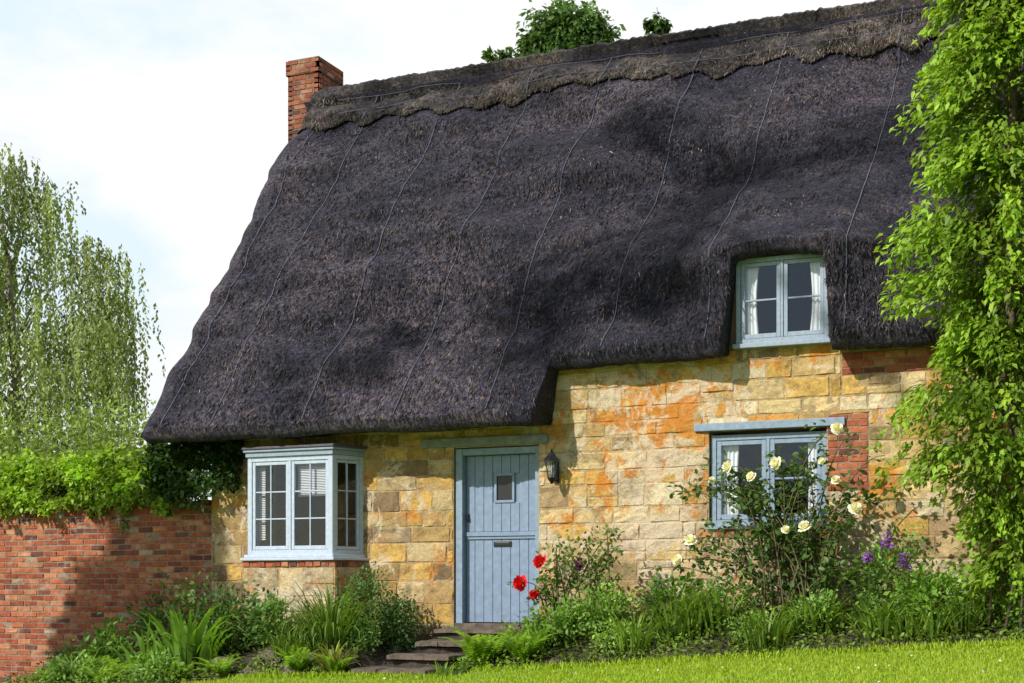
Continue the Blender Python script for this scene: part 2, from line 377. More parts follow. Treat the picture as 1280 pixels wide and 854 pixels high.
panel(mb,(BX0-.12,-.01),(.243,-.970),.47,-1.2,.26,[],(.18,.26),(.2,.45),.004,.010,.013,palec,.013,True,MORT,.1)
mb.obj('bay_plinth',M_stone,cottage)
mb=MB()
panel(mb,(BX0,BY-.004),(1,0),BX1-BX0,.262,.34,[],(.078,.078),(.11,.115),.005,.014,.005,brickcol,.004,False,BM,.44)
panel(mb,(BX1,BY),(.243,.970),.47,.262,.34,[],(.078,.078),(.11,.115),.005,.012,.005,brickcol,.004,False,BM,.1)
mb.obj('brick_course',M_brick,cottage)
# ------------------------------------------------------------------ windows
def glazing(fr,gl,o,d,w,z0,z1,ncase,cols,rows,ow=.05,cw=.042,bar=.018,n0=-.07,n1=0.0):
    fr.boxL(o,d,0,ow,n0,n1,z0,z1); fr.boxL(o,d,w-ow,w,n0,n1,z0,z1)
    fr.boxL(o,d,ow,w-ow,n0,n1-.002,z1-ow,z1); fr.boxL(o,d,ow,w-ow,n0,n1-.002,z0,z0+ow)
    iw=(w-2*ow-(ncase-1)*ow*.6)/ncase
    for k in range(ncase):
        a=ow+k*(iw+ow*.6); b=a+iw
        if k: fr.boxL(o,d,a-ow*.6,a,n0,n1-.003,z0+ow,z1-ow)
        a+=.004;b-=.004; c=z0+ow+.004; e=z1-ow-.004; m0,m1=n0+.015,n1-.012
        fr.boxL(o,d,a,a+cw,m0,m1,c,e); fr.boxL(o,d,b-cw,b,m0,m1,c,e)
        fr.boxL(o,d,a+cw,b-cw,m0,m1-.002,c,c+cw*1.15); fr.boxL(o,d,a+cw,b-cw,m0,m1-.002,e-cw,e)
        ga,gb,gc,ge=a+cw,b-cw,c+cw*1.15,e-cw
        for i in range(1,cols): x=ga+(gb-ga)*i/cols; fr.boxL(o,d,x-bar/2,x+bar/2,m0+.008,m1-.006,gc,ge)
        for i in range(1,rows): z=gc+(ge-gc)*i/rows; fr.boxL(o,d,ga,gb,m0+.01,m1-.008,z-bar/2,z+bar/2)
        nn=(m0+m1)/2; N_=(d[1],-d[0])
        q=[(ga-.005,gc-.005),(gb+.005,gc-.005),(gb+.005,ge+.005),(ga-.005,ge+.005)]
        gl.add([(o[0]+d[0]*u+N_[0]*nn,o[1]+d[1]*u+N_[1]*nn,z) for u,z in q],[(0,1,2,3)])
def curtain(mb,x0,x1,y,z0,z1,folds=4,amp=.02,shrink=0.0):
    n=folds*8; vs=[];rows=8
    for j in range(rows+1):
        t=j/rows; z=z1+(z0-z1)*t
        for i in range(n+1):
            s=i/n; x=x0+(x1-x0)*s*(1-shrink*math.sin(t*math.pi))
            vs.append((x,y+amp*math.sin(s*folds*2*math.pi+.6*t)*(.6+.5*t),z))
    mb.add(vs,[(j*(n+1)+i,j*(n+1)+i+1,(j+1)*(n+1)+i+1,(j+1)*(n+1)+i) for j in range(rows) for i in range(n)])
w=empty('dormer_window',(-3.52,0,2.65),parent=cottage,label='grey blue casement window under the thatch with white curtains'); w.location=Vector((-3.52,0,2.65))-cottage.location
fr=MB();gl=MB(); glazing(fr,gl,(-4.03,-.09),(1,0),1.01,2.67,3.60,2,1,2,ow=.05,cw=.042,bar=.02)
fr.obj('frame',M_pale,w,bevel=.004); gl.obj('glass',M_glass,w,fixn=False)
f=MB(); f.box(-4.14,-4.032,-.05,.07,2.62,3.74); f.box(-3.018,-2.88,-.05,.07,2.62,3.74); f.box(-4.031,-3.019,-.05,.07,3.602,3.76); f.obj('timber_surround',M_cheek,w)
s=MB(); s.box(-4.06,-2.99,-.13,.06,2.62,2.668); s.obj('sill',M_pale,w,bevel=.006)
c=MB(); curtain(c,-3.95,-3.79,.0,2.7,3.58,3,.012,.2); c.obj('curtain',M_curt,w,smooth=True,fixn=False)
c=MB(); curtain(c,-3.08,-3.25,.0,2.7,3.58,3,.012,.2); c.obj('curtain',M_curt,w,smooth=True,fixn=False)
w=empty('window',(0,0,0),parent=cottage,label='grey blue two casement window behind the rose bush'); w.location=Vector((-3.7,0,.7))-cottage.location
fr=MB();gl=MB(); glazing(fr,gl,(-4.35,.05),(1,0),1.28,.70,1.70,2,1,2,ow=.06,cw=.05,bar=.022)
fr.obj('frame',M_bluefr,w,bevel=.004); gl.obj('glass',M_glass,w,fixn=False)
s=MB(); s.box(-4.38,-3.04,-.05,.12,.655,.70); s.obj('sill',M_bluefr,w,bevel=.006)
s=MB(); s.box(-4.52,-2.86,-.045,.06,1.742,1.83); s.obj('lintel',M_bluefr,w,bevel=.008)
c=MB(); curtain(c,-3.15,-3.3,.15,.72,1.68,3,.014,.1); c.obj('curtain',M_curt,w,smooth=True,fixn=False)
c=MB(); curtain(c,-4.26,-4.05,.15,.72,1.68,4,.014,.1); c.obj('curtain',M_curt,w,smooth=True,fixn=False)  # added pale cloth, stands in for the reflection in the left casement
w=empty('bay_window',(0,0,0),parent=cottage,label='pale painted bay window with small panes above a brick course'); w.location=Vector((-9.5,-.2,.4))-cottage.location
fr=MB();gl=MB()
glazing(fr,gl,(-10.11,-.45),(1,0),1.20,.42,1.62,2,2,3,ow=.055,cw=.04,bar=.016)
glazing(fr,gl,(-8.905,-.45),(.371,.928),.485,.42,1.62,1,2,3,ow=.05,cw=.035,bar=.016)
glazing(fr,gl,(-10.295,.0),(.371,-.928),.485,.42,1.62,1,2,3,ow=.05,cw=.035,bar=.016)
fr.obj('frame',M_white,w,bevel=.004); gl.obj('glass',M_glass,w,fixn=False)
s=MB()
def hexslab(mb,e,z0,z1):
    p=[(-10.30-e,.02),(-10.12-e*.8,-.46-e),(-8.90+e*.8,-.46-e),(-8.72+e,.02)]
    vs=[(x,y,z0) for x,y in p]+[(x,y,z1) for x,y in p]
    mb.add(vs,[(0,1,2,3),(7,6,5,4)]+[(i,(i+1)%4,(i+1)%4+4,i+4) for i in range(4)])
hexslab(s,.07,.345,.378); hexslab(s,.03,.379,.42); s.obj('sill',M_white,w,bevel=.006)
s=MB(); hexslab(s,.015,1.622,1.68); hexslab(s,.04,1.681,1.71); s.obj('fascia',M_pale,w,bevel=.006)
s=MB(); hexslab(s,.055,1.712,1.745); s.obj('lead_cover',M_lead,w,bevel=.008)
def slats(x0,x1,n_,dz):
    b_=MB()
    for k in range(n_):
        z=1.55-k*dz; b_.add([(x0,-.36,z),(x1,-.36,z),(x1,-.345,z+.014),(x0,-.345,z+.014)],[(0,1,2,3)])
    b_.obj('blind',M_curt,w,fixn=False)
slats(-9.45,-9.0,22,.02); slats(-10.02,-9.92,44,.022)
# ------------------------------------------------------------------ door
dr=empty('door',(0,0,0),parent=cottage,label='powder blue boarded stable door with tiny square window'); dr.location=Vector((-6.95,.1,-.4))-cottage.location
f=MB(); f.box(-7.49,-7.40,.03,.22,-.44,1.67); f.box(-6.46,-6.405,.03,.22,-.44,1.67); f.box(-7.40,-6.46,.032,.22,1.59,1.668)
f.obj('frame',M_bluefr,dr,bevel=.006)
lf=MB(); nb=8; wd=(.93)/nb
DX0=-7.395
for (za,zb) in ((-.40,.60),(.68,1.585)):
    lf.box(DX0,DX0+.93,.145,.17,za,zb)
    for i in range(nb):
        a=DX0+i*wd
        segs=[(za,zb)]
        if za>0 and a+wd>-7.02 and a<-6.76: segs=[(za,1.02),(1.37,zb)]
        for (p,q) in segs: lf.box(a+.0025,a+wd-.0025,.129,.146,p,q)
lf.box(DX0,DX0+.93,.095,.15,.625,.675); lf.box(DX0,DX0+.93,.11,.15,.59,.622)
lf.obj('boards',M_blue,dr,bevel=.003)
f=MB(); f.box(-7.02,-6.76,.115,.15,1.02,1.05);f.box(-7.02,-6.76,.115,.15,1.34,1.37);f.box(-7.02,-6.99,.115,.15,1.051,1.339);f.box(-6.79,-6.76,.115,.15,1.051,1.339)
f.obj('window_surround',M_blue,dr,bevel=.003)
f=MB(); f.box(-6.989,-6.791,.135,.144,1.051,1.339); f.obj('window_pane',M_black,dr)
f=MB(); f.box(-7.03,-6.80,.115,.126,.50,.565); f.box(-7.01,-6.82,.109,.116,.515,.55); f.obj('letter_box',M_black,dr,bevel=.003)
f=MB(); f.box(-7.375,-7.35,.112,.126,.80,.90); f.tube([(-7.362,.115,.88),(-7.362,.085,.87),(-7.362,.08,.83),(-7.362,.112,.82)],.006,6); f.obj('handle',M_black,dr,bevel=.002)
f=MB(); f.box(-7.92,-6.28,-.05,.07,1.69,1.80); f.obj('lintel',M_oak,dr,bevel=.012)
f=MB(); f.box(-7.49,-6.40,-.02,.22,-.50,-.41); f.obj('threshold',M_step,dr,bevel=.01)
lm=empty('wall_lamp',(0,0,0),parent=cottage,label='black iron carriage lantern beside the door'); lm.location=Vector((-6.17,-.15,1.4))-cottage.location
f=MB(); cx,cy=-6.17,-.17
f.box(cx-.035,cx+.035,-.03,-.015,1.22,1.50)
f.tube([(cx,-.03,1.44),(cx,-.10,1.50),(cx,cy,1.60)],.010,6); f.tube([(cx,-.03,1.26),(cx,-.10,1.24),(cx,cy,1.24)],.010,6)
for k in range(6):
    a=k*math.pi/3; f.tube([(cx+.045*math.cos(a),cy+.045*math.sin(a),1.27),(cx+.082*math.cos(a),cy+.082*math.sin(a),1.46)],.006,4)
f.tube([(cx,cy,1.20),(cx,cy,1.225),(cx,cy,1.255),(cx,cy,1.275)],[.012,.022,.045,.052],6)
f.tube([(cx,cy,1.455),(cx,cy,1.475),(cx,cy,1.53),(cx,cy,1.56),(cx,cy,1.565),(cx,cy,1.60)],[.098,.098,.05,.035,.014,.006],6)
f.obj('lantern_case',M_black,lm)
f=MB(); f.tube([(cx,cy,1.275),(cx,cy,1.455)],[.043,.079],6,cap=False); f.obj('lantern_glass',M_glass,lm)
f=MB(); f.tube([(cx,cy,1.275),(cx,cy,1.34),(cx,cy,1.38),(cx,cy,1.40)],[.016,.016,.022,.008],8); f.obj('bulb',M_white,lm,smooth=True)
# ------------------------------------------------------------------ roof
XL,XR=-11.62,2.6; XC=-3.54; RZ=7.70; RY=4.0
def ze(X):
    z=1.84+.03*nz(X*1.1,5)+ (2.50-1.84)*sstep(-6.25,-6.13,X)
    wn=sstep(-4.14,-4.01,X)*(1-sstep(-3.05,-2.93,X))
    return z+(3.53+.07*(1-min(1,((X-XC)/.5)**2))-2.50)*wn+.018*nz(X*5,1)+.014*nz(X*17,1)
def smin(a,b,k):
    h=max(0,min(1,.5+.5*(b-a)/k)); return b*(1-h)+a*h-k*h*(1-h)
def und(X,z):
    u=.16*nz(X*.5,z*.7,1)+.22*nz(X*.7+z*.4,z*1.1,4)+.12*nz(X*1.3,z*2.3,7)+.035*nz(X*3,z*5,9)+.010*nz(X*11,z*12,9)
    return u
def ys_(X,z):
    y=-.6+(z-2.1)/1.22
    sag=.22*math.sin(math.pi*min(1,max(0,(z-2)/5.7))); y-=sag*.6
    y2=-.31+max(0,z-2.72)*.93+max(0,-6.15-X)*.9
    y=smin(y,y2,.10)
    ax=abs(X-XC)
    y3=-.31+max(0,z-3.70)/.72+max(0,ax-.62)*.7
    y=smin(y,y3,.50)
    return y-und(X,z)*(.35+.65*sstep(2.2,3.2,z))*(1-.7*(1-sstep(.8,1.2,ax))*(1-sstep(3.7,4.3,z)))
def xw(X,z): return X-.24*sstep(3.0,6.6,z)*(1-sstep(0,1.8,X-XL))
cols=set(np.round(np.arange(XL,XR,.05),4))
for a,b in ((-6.30,-6.08),(-4.20,-3.98),(-3.08,-2.87)): cols|=set(np.round(np.arange(a,b,.01),4))
cols|={XL+.01,XL+.03,XL+.06,XL+.1,XL+.16,XL+.24,XR}
cols=sorted(cols)
NR=150
def profile(X):
    e=ze(X); zs=e+.15; out=[]; inn=[]
    yf=ys_(X,zs)
    out.append((max(yf+.32,.03),e+.07)); out.append((yf+.20,e+.015)); out.append((yf+.11,e+.0)); out.append((yf+.035,e+.05))
    for i in range(NR):
        z=zs+(RZ-.12-zs)*(i/(NR-1)); out.append((ys_(X,z),z))
    rz=RZ+.05*nz(X*.5,9)
    out+= [(RY-.13,rz-.03),(RY,rz),(RY+.13,rz-.03)]
    for i in range(14):
        z=RZ-.12-(RZ-.12-1.95)*(i/13); out.append((RY+(RZ-z)/1.22,z))
    for k,(y,z) in enumerate(out):
        if k<4: inn.append((max(out[0][0],yf+.36)+.03*k+.02,out[0][1]+.04*k))
        elif k<4+NR: inn.append((max(y+.42,yf+.44),z-.04))
        elif k<7+NR: inn.append((y,z-.45))
        else: inn.append((y-.42,z-.04))
    d=X-XL; sh=.26*(1-math.sqrt(max(0,1-(1-min(1,d/.26))**2)))
    if sh>0:
        for k in range(len(out)):
            y,z=out[k]
            if k<4+NR: out[k]=(y+sh*.5,z-sh*.25+(sh*.5 if k<4 else 0))
            elif k<7+NR: out[k]=(y,z-sh*.5)
            else: out[k]=(y-sh*.5,z-sh*.25)
    return out+inn[::-1]
verts=[];npf=None
for X in cols:
    p=profile(X); npf=len(p); verts+=[(xw(X,z),y,z) for y,z in p]
V=np.array(verts); nc=len(cols); i=np.arange(nc-1)[:,None]; j=np.arange(npf)[None]; j2=(j+1)%npf
F=np.stack([i*npf+j,(i+1)*npf+j,(i+1)*npf+j2,i*npf+j2],-1).reshape(-1,4)
caps=[]
h=npf//2
for base,fl in ((0,0),((nc-1)*npf,1)):
    for k in range(h-1):
        q=[base+k,base+k+1,base+npf-2-k,base+npf-1-k]; caps.append(q[::-1] if fl else q)
F=np.concatenate([F,np.array(caps)])
roof=arrmesh('roof',V,F,np.ones((len(V),3)),M_thatch,cottage,smooth=True,label='steep blue black netted thatch roof with rounded swept eaves')
# ridge cap with ragged scalloped lower edge
def zcap(X):
    ph=(X+.28*nz(X*.9,2))/.60; sc_=.5-.5*math.cos(2*math.pi*ph)
    return 7.02-.20*sc_*(.3+1.3*abs(nz(X*.9,6)))+.09*nz(X*.8,3)+.05*nz(X*5,3)+.04*nz(X*19,3)
mb=MB(); rc=list(np.arange(XL+.05,XR,.025)); prof=None;vs=[]
for X in rc:
    zb=zcap(X)
    p=[]; d=X-XL; sh=.2*(1-math.sqrt(max(0,1-(1-min(1,d/.26))**2)))
    p.append((ys_(X,zb)+.03,zb+.05)); p.append((ys_(X,zb)-.035,zb+.005))
    p.append((ys_(X,zb+.06)-.075,zb+.06))
    for t in np.linspace(0,1,22):
        z=zb+.10+(RZ-.08-zb-.10)*t; bulge=.03*math.cos(t*8+2*nz(X,1)); p.append((ys_(X,z)-.095+bulge+.06*nz(X*3,z*5)+.035*nz(X*12,z*12),z))
    rz=RZ+.12+.04*nz(X*.5,9)+.035*nz(X*5,2)+.028*nz(X*17,2)
    p+=[(RY-.22,rz-.09),(RY-.12,rz-.03),(RY,rz),(RY+.12,rz-.03)]
    for z in (7.5,7.2,6.9,6.8): p.append((RY+(RZ-z)/1.22+.1,z))
    p.append((RY+(RZ-6.8)/1.22-.03,6.8))
    p=[((y+sh*.5) if y<RY else y-sh*.5,z-sh*.4) for y,z in p]
    vs+=[(xw(X,z),y,z) for y,z in p]; prof=len(p)
fs=[(a*prof+b,(a+1)*prof+b,(a+1)*prof+b+1,a*prof+b+1) for a in range(len(rc)-1) for b in range(prof-1)]
fs.append(tuple(range(prof))); fs.append(tuple((len(rc)-1)*prof+k for k in range(prof)))
mb.add(vs,fs); mb.obj('ridge_cap',M_ridge,roof,smooth=True,label='weathered greyish thatch ridge capping with scalloped edge')
# loose straw bristling through the netting, more of it on the ridge and along the eaves
n=70000; X=rng.uniform(XL+.25,1.0,n); t=rng.uniform(0,1,n); pts=[];zz_=[]
rg=rng.uniform(0,1,n)<.24
for a,b,g in zip(X,t,rg):
    if g: zc=zcap(a); z=zc+.03+(7.62-zc)*b; pts.append((xw(a,z),ys_(a,z)-.085,z))
    else: e=ze(a)+.15; z=e+(6.95-e)*b; pts.append((xw(a,z),ys_(a,z)-.004,z))
P=np.array(pts); D=np.stack([rng.normal(0,.35,n),-.66+rng.normal(0,.15,n),-.72+rng.normal(0,.2,n)],1)
base=np.where(rg[:,None],np.array([[.105,.088,.075]]),np.array([[.040,.037,.052]]))
tone=np.exp(rng.normal(0,.55,n))*np.array([.95+1.1*nz(p[0]*.8,p[2]*.9,6) for p in P]).clip(.35,1.8)
brn=(rng.uniform(0,1,n)<.22)[:,None]*np.array([[.06,.035,.012]])
V,F,C=leafarr(P,D,rng.uniform(.05,.11,n),np.clip((base+brn)*tone[:,None],0,.5),width=.22,flat=.5)
arrmesh('loose_straw',V,F,C,M_straw,roof,kind='stuff')
for k,X in enumerate((-11.25,-10.5,-9.2,-7.95,-6.8,-5.5,-4.3,-2.8,-1.2)):
    mb=MB(); pts=[]
    for z in np.linspace(ze(X)+.2,7.6,90):
        x=X+.02*nz(z*.4,X*3)
        pts.append((xw(x,z),ys_(x,z)-(.016 if z<6.95 else .12),z))
    mb.tube(pts,.0055,4); mb.obj('netting_wire',M_wire,roof)
for zz in (7.2,7.48):
    mb=MB(); pts=[(X,ys_(X,zz)-.125,zz+.02*nz(X,zz)) for X in np.arange(XL+.4,XR,.08)]; mb.tube(pts,.004,4); mb.obj('netting_wire',M_wire,roof)
# chimney
ch=MB(); CX0,CX1,CY0,CY1=-12.36,-11.80,4.02,4.72
def stack(mb,x0,x1,y0,y1,z0,z1,pr=.01):
    for o,d,L in (((x0,y0),(1,0),x1-x0),((x1,y0),(0,1),y1-y0),((x1,y1),(-1,0),x1-x0),((x0,y1),(0,-1),y1-y0)):
        panel(mb,o,d,L,z0,z1,[],(.076,.076),(.228,.228),.006,pr,.005,darkbrick,.004,False,(.20,.15,.115),.08)
stack(ch,CX0,CX1,CY0,CY1,4.0,8.12); stack(ch,CX0-.025,CX1+.025,CY0-.025,CY1+.025,8.121,8.35)
ch.box(CX0-.0,CX1+.0,CY0-.0,CY1+.0,8.33,8.37,(.22,.18,.14))
ch.box(CX0-.0,X0-.002,3.6,5.1,-1.4,4.0,(.3,.1,.05))
ch.obj('chimney',M_brick,roof,label='small square dull red brick chimney with plain projecting top')
# ------------------------------------------------------------------ garden brick wall
mb=MB(); GW=7.2
panel(mb,(X0-.012-GW,.02),(1,0),GW,-1.6,1.08,[],(.0755,.0755),(.228,.228),.004,.008,.007,brickcol,.012,False,BM,.23)
for i in range(int(GW/.115)):
    a=X0-.012-GW+i*.115; c=brickcol(0,0); mb.box(a+.004,a+.111,.0,.26,1.084,1.15+rng.uniform(-.006,.006),c)
mb.obj('garden_wall',M_brick,bevel=0,label='weathered red brick garden wall joining the cottage, topped with ivy',category='wall')
# ------------------------------------------------------------------ steps
st=empty('garden_steps',(-7.3,-.8,-.9),label='low dark worn stone steps leading up to the blue door',cat='steps')
def slab(mb,x0,x1,y0,y1,z0,z1):
    nx_,ny_=9,4; s_=rng.uniform(0,99); vs=[]
    for zt in (0,1):
        for j in range(ny_+1):
            for i in range(nx_+1):
                x=x0+(x1-x0)*i/nx_; y=y0+(y1-y0)*j/ny_; e=(i in(0,nx_)) or j==0
                y+=.035*nz(x*5+s_,y*5) if j<ny_ else 0
                z=(z1-(.012 if e else 0)+.012*nz(x*6+s_,y*6)) if zt else z0+.008*nz(x*6+s_,y*6)
                vs.append((x,y,z))
    m=(nx_+1)*(ny_+1); w_=nx_+1; fs=[(m+j*w_+i,m+j*w_+i+1,m+(j+1)*w_+i+1,m+(j+1)*w_+i) for j in range(ny_) for i in range(nx_)]
    fs+=[(j*w_+i+1,j*w_+i,(j+1)*w_+i,(j+1)*w_+i+1) for j in range(ny_) for i in range(nx_)]
    for i in range(nx_): fs.append((i,i+1,m+i+1,m+i)); fs.append((ny_*w_+i+1,ny_*w_+i,m+ny_*w_+i,m+ny_*w_+i+1))
    for j in range(ny_): fs.append(((j+1)*w_,j*w_,m+j*w_,m+(j+1)*w_)); fs.append((j*w_+nx_,(j+1)*w_+nx_,m+(j+1)*w_+nx_,m+j*w_+nx_))
    mb.add(vs,fs)
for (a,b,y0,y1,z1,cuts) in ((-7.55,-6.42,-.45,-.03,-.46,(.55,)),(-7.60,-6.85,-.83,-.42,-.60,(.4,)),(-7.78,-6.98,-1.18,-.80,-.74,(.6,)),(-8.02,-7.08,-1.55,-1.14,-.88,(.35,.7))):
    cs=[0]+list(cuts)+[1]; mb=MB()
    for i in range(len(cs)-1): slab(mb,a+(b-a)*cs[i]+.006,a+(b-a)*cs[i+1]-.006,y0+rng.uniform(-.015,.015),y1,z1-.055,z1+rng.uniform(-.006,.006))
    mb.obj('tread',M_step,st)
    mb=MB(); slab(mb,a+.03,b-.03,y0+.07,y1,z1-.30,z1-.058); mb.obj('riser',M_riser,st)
# ------------------------------------------------------------------ rocks
def rock(x,y,r):
    import bmesh
    bm=bmesh.new(); bmesh.ops.create_icosphere(bm,subdivisions=3,radius=1)
    s=rng.uniform(0,90); cuts=[(norm(rng.normal(0,1,(1,3)))[0],rng.uniform(.55,.8)) for _ in range(9)]
    for v in bm.verts:
        p=np.array(v.co)
        for (n_,dd) in cuts:
            q=p@n_
            if q>dd: p=p-n_*(q-dd)
        k=1+.12*nz(p[0]*4+s,p[1]*4,p[2]*4)+.12*nz(p[0]*1.5+s,p[1]*1.5,p[2]*1.5)
        v.co=Vector((p[0]*r*1.5*k,p[1]*r*k,max(-.5,p[2])*r*.8*k))
    me=bpy.data.meshes.new('rockery_stone'); bm.to_mesh(me); bm.free(); me.materials.append(M_rock)
    o=bpy.data.objects.new('rockery_stone',me); COL.objects.link(o); o.location=(x,y,gz(x,y)+r*.05); o.rotation_euler=(rng.uniform(-.2,.2),rng.uniform(-.2,.2),rng.uniform(0,6))
    setp(o,None,'rough tan rockery stone edging the flower bed','rock',None,'stones edging the flower bed')
for x in np.arange(-12.2,-.5,.47):
    if -8.2<x<-6.6: continue
    rock(x+rng.uniform(-.12,.12),-1.42+rng.uniform(-.1,.12),rng.uniform(.09,.15) if x<-7.8 else rng.uniform(.04,.08))
for x,y,r in ((-9.3,-1.15,.17),(-8.2,-1.3,.13),(-9.9,-1.25,.17),(-8.0,-.65,.11),(-8.8,-1.25,.14),(-6.7,-1.0,.1)): rock(x,y,r)
# ------------------------------------------------------------------ plants
def bush(c,rad,nclump,per,size,col,hi=False,down=0.0,sh=.22,width=1.0,surface=.55):
    c=np.array(c); rad=np.array(rad); u=norm(rng.normal(0,1,(nclump,3))); rr=rng.uniform(surface,1,nclump)**.6
    cc=c+u*rad*rr[:,None]*(1+.18*np.sin(u[:,0:1]*5+u[:,2:3]*7))
    P=np.repeat(cc,per,0); P=P+rng.normal(0,1,P.shape)*sh*min(rad)
    D=norm(P-c)+rng.normal(0,.6,P.shape); D[:,2]-=down
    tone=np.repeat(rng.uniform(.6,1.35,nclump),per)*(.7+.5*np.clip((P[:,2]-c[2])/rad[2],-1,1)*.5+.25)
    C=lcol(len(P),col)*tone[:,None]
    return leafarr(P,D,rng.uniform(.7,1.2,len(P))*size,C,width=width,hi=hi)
def straps(c,n,L,w,col,spread=.5,seg=6,rbase=.1,droop=1.0):
    Vs=[];Fs=[];Cs=[];b=0
    for k in range(n):
        a=rng.uniform(0,6.283); l=L*rng.uniform(.55,1.1); tilt=rng.uniform(.05,spread); dr_=droop*rng.uniform(.3,1.1)
        p=np.array(c,float)+np.array([math.cos(a),math.sin(a),0])*rng.uniform(0,rbase); ang=tilt
        side=np.array([-math.sin(a+rng.uniform(-.9,.9)),math.cos(a),0]); cl=np.array(col)*rng.uniform(.6,1.35)
        for s in range(seg+1):
            t=s/seg; ww=w*(1-t**2.2)*(.6+.8*min(1,t*3))*.5+.0008
            Vs+= [p-side*ww,p+side*ww]; Cs+=[cl*(.6+.5*t)]*2
            if s<seg: Fs.append((b+2*s,b+2*s+1,b+2*s+3,b+2*s+2))
            p=p+np.array([math.cos(a)*math.sin(ang),math.sin(a)*math.sin(ang),math.cos(ang)])*l/seg; ang+=dr_*t*1.1
        b+=2*(seg+1)
    F=np.array(Fs); F=np.concatenate([F[:,[0,1,2]],F[:,[0,2,3]]]); return np.array(Vs),F,np.array(Cs)
def fern(c,n,L,col):
    P=[];D=[];S_=[]
    for k in range(n):
        a=k*6.283/n+rng.uniform(-.3,.3); l=L*rng.uniform(.8,1.1); ang=rng.uniform(.2,.6); p=np.array(c,float); N_=26
        for s in range(N_):
            t=s/N_; dv=np.array([math.cos(a)*math.sin(ang),math.sin(a)*math.sin(ang),math.cos(ang)]); p=p+dv*l/N_; ang+=.06*(.4+t)
            sd=np.array([-math.sin(a),math.cos(a),0])
            for q in(-1,1): P.append(p.copy()); D.append(sd*q+dv*.5+np.array([0,0,-.15])); S_.append(l*.30*(1-t)**.8*min(1,.25+t*4))
    P=np.array(P);D=np.array(D); return leafarr(P,D,np.array(S_),lcol(len(P),col,.2),width=.5,flat=.15)
def put(name,label,catg,parts,group=None,mat=None,**k):
    V,F,C=cat(parts) if isinstance(parts,list) else parts
    return arrmesh(name,V,F,C,mat or M_leaf,label=label,category=catg,**({'group':group} if group else {}),**k)
def ivyband(x0,x1,n,col,zlo,zhi,y0,y1,size,amp=1.0):
    X=rng.uniform(x0,x1,n); t=rng.uniform(0,1,n)
    top=np.array([zhi+amp*(.18*nz(x*.9,1)+.14*nz(x*3,2)+.09*nz(x*9,2)) for x in X]); low=np.array([zlo+.13*nz(x*1.7,8)+.15*nz(x*5,4) for x in X])
    s=rng.uniform(0,math.pi,n); y=(y0+y1)/2-(y1-y0)/2*np.cos(s)
    hump=np.sin(s); Z=np.where(t<.55, low+(top-low)*rng.uniform(0,1,n), low+(top-low)*(.45+.55*hump)+np.abs(rng.normal(0,.08,n))*amp)
    B=np.array([nz(a*1.6,c*2.2,3)+.5*nz(a*4,c*5,3) for a,c in zip(X,Z)])
    Y=np.where(t<.55, y0+rng.normal(0,.05,n)+.22*np.clip((Z-low)/(top-low),0,1)**2-.03-.18*B, y)
    P=np.stack([X,Y,Z],1); D=np.stack([rng.normal(0,.6,n),-.6+rng.normal(0,.4,n),-.4+rng.normal(0,.6,n)],1)
    tone=np.clip(.95+1.0*B,.3,1.5)*rng.uniform(.65,1.3,n)
    return leafarr(P,D,rng.uniform(.5,1.25,n)*size,lcol(n,col)*tone[:,None],width=1.25,flat=.6)
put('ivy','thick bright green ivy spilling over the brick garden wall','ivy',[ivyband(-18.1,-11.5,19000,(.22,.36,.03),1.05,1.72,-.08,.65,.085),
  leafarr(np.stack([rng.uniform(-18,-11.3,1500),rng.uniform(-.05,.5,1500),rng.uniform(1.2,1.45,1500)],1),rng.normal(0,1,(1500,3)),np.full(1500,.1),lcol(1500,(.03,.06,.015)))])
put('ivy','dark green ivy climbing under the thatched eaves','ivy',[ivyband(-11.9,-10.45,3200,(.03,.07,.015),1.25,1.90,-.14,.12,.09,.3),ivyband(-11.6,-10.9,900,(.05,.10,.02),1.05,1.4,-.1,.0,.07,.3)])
put('creeper_sprig','small green creeper sprig on the brick garden wall','creeper',leafarr(np.array([(-12.35,-.02,.85)])+rng.normal(0,1,(30,3))*[.05,.015,.05],rng.normal(0,1,(30,3))*[1,.4,1],np.full(30,.06),lcol(30,(.10,.2,.03))))
# birch
br=empty('birch_tree',(-26,12,-1.3),label='tall weeping birch with hanging pale green branches',cat='tree')
tp=lambda X: float(np.interp(X,[-31,-29,-27.2,-25.7,-24.8,-24.2,-23.7,-23.0,-22.3,-21.8],[7,9.5,10.8,10.8,10.3,9.4,8.5,8.3,8.0,7.2]))
tr=MB(); tr.tube([(-26,12.8,-1.3),(-26.1,12.8,2),(-25.9,12.8,5),(-26,12.6,8),(-26.1,12.3,10)],[.22,.18,.12,.07,.02],8)
tips=[]
k=0
for _ in range(900):
    if k>=100: break
    X=rng.uniform(-30.5,-22.0); Y=12+rng.uniform(-2.4,2.4)*(1-abs(X+26)/7); Z=tp(X)-rng.beta(1.0,1.2)*6.0-.1
    if k<14: X=(-25.8,-25.2,-24.8,-24.3,-23.6,-23.1,-22.6,-22.3,-22.9,-22.4,-24.5,-22.1,-22.2,-22.5)[k]; Z=tp(X)-.15-(1.2 if k in(7,8) else 0)-(2.0 if k==9 else 0)-(2.8 if k==12 else 0); Y=12
    elif nz(X*.6,Z*.6,5)>.08: continue
    k+=1
    tips.append((X,Y,Z)); z0=max(1.5,Z-rng.uniform(1.0,2.5)); z0=min(z0,9)
    if k<50: tr.tube([(-26,12.7,z0),(-26+(X+26)*.45,12.6+(Y-12.6)*.4,(z0+Z)/2+.4),(X,Y,Z)],[.04,.02,.008],4)
tr.obj('trunk',M_birchbark,br,smooth=True)
P=[];D=[];T=[]
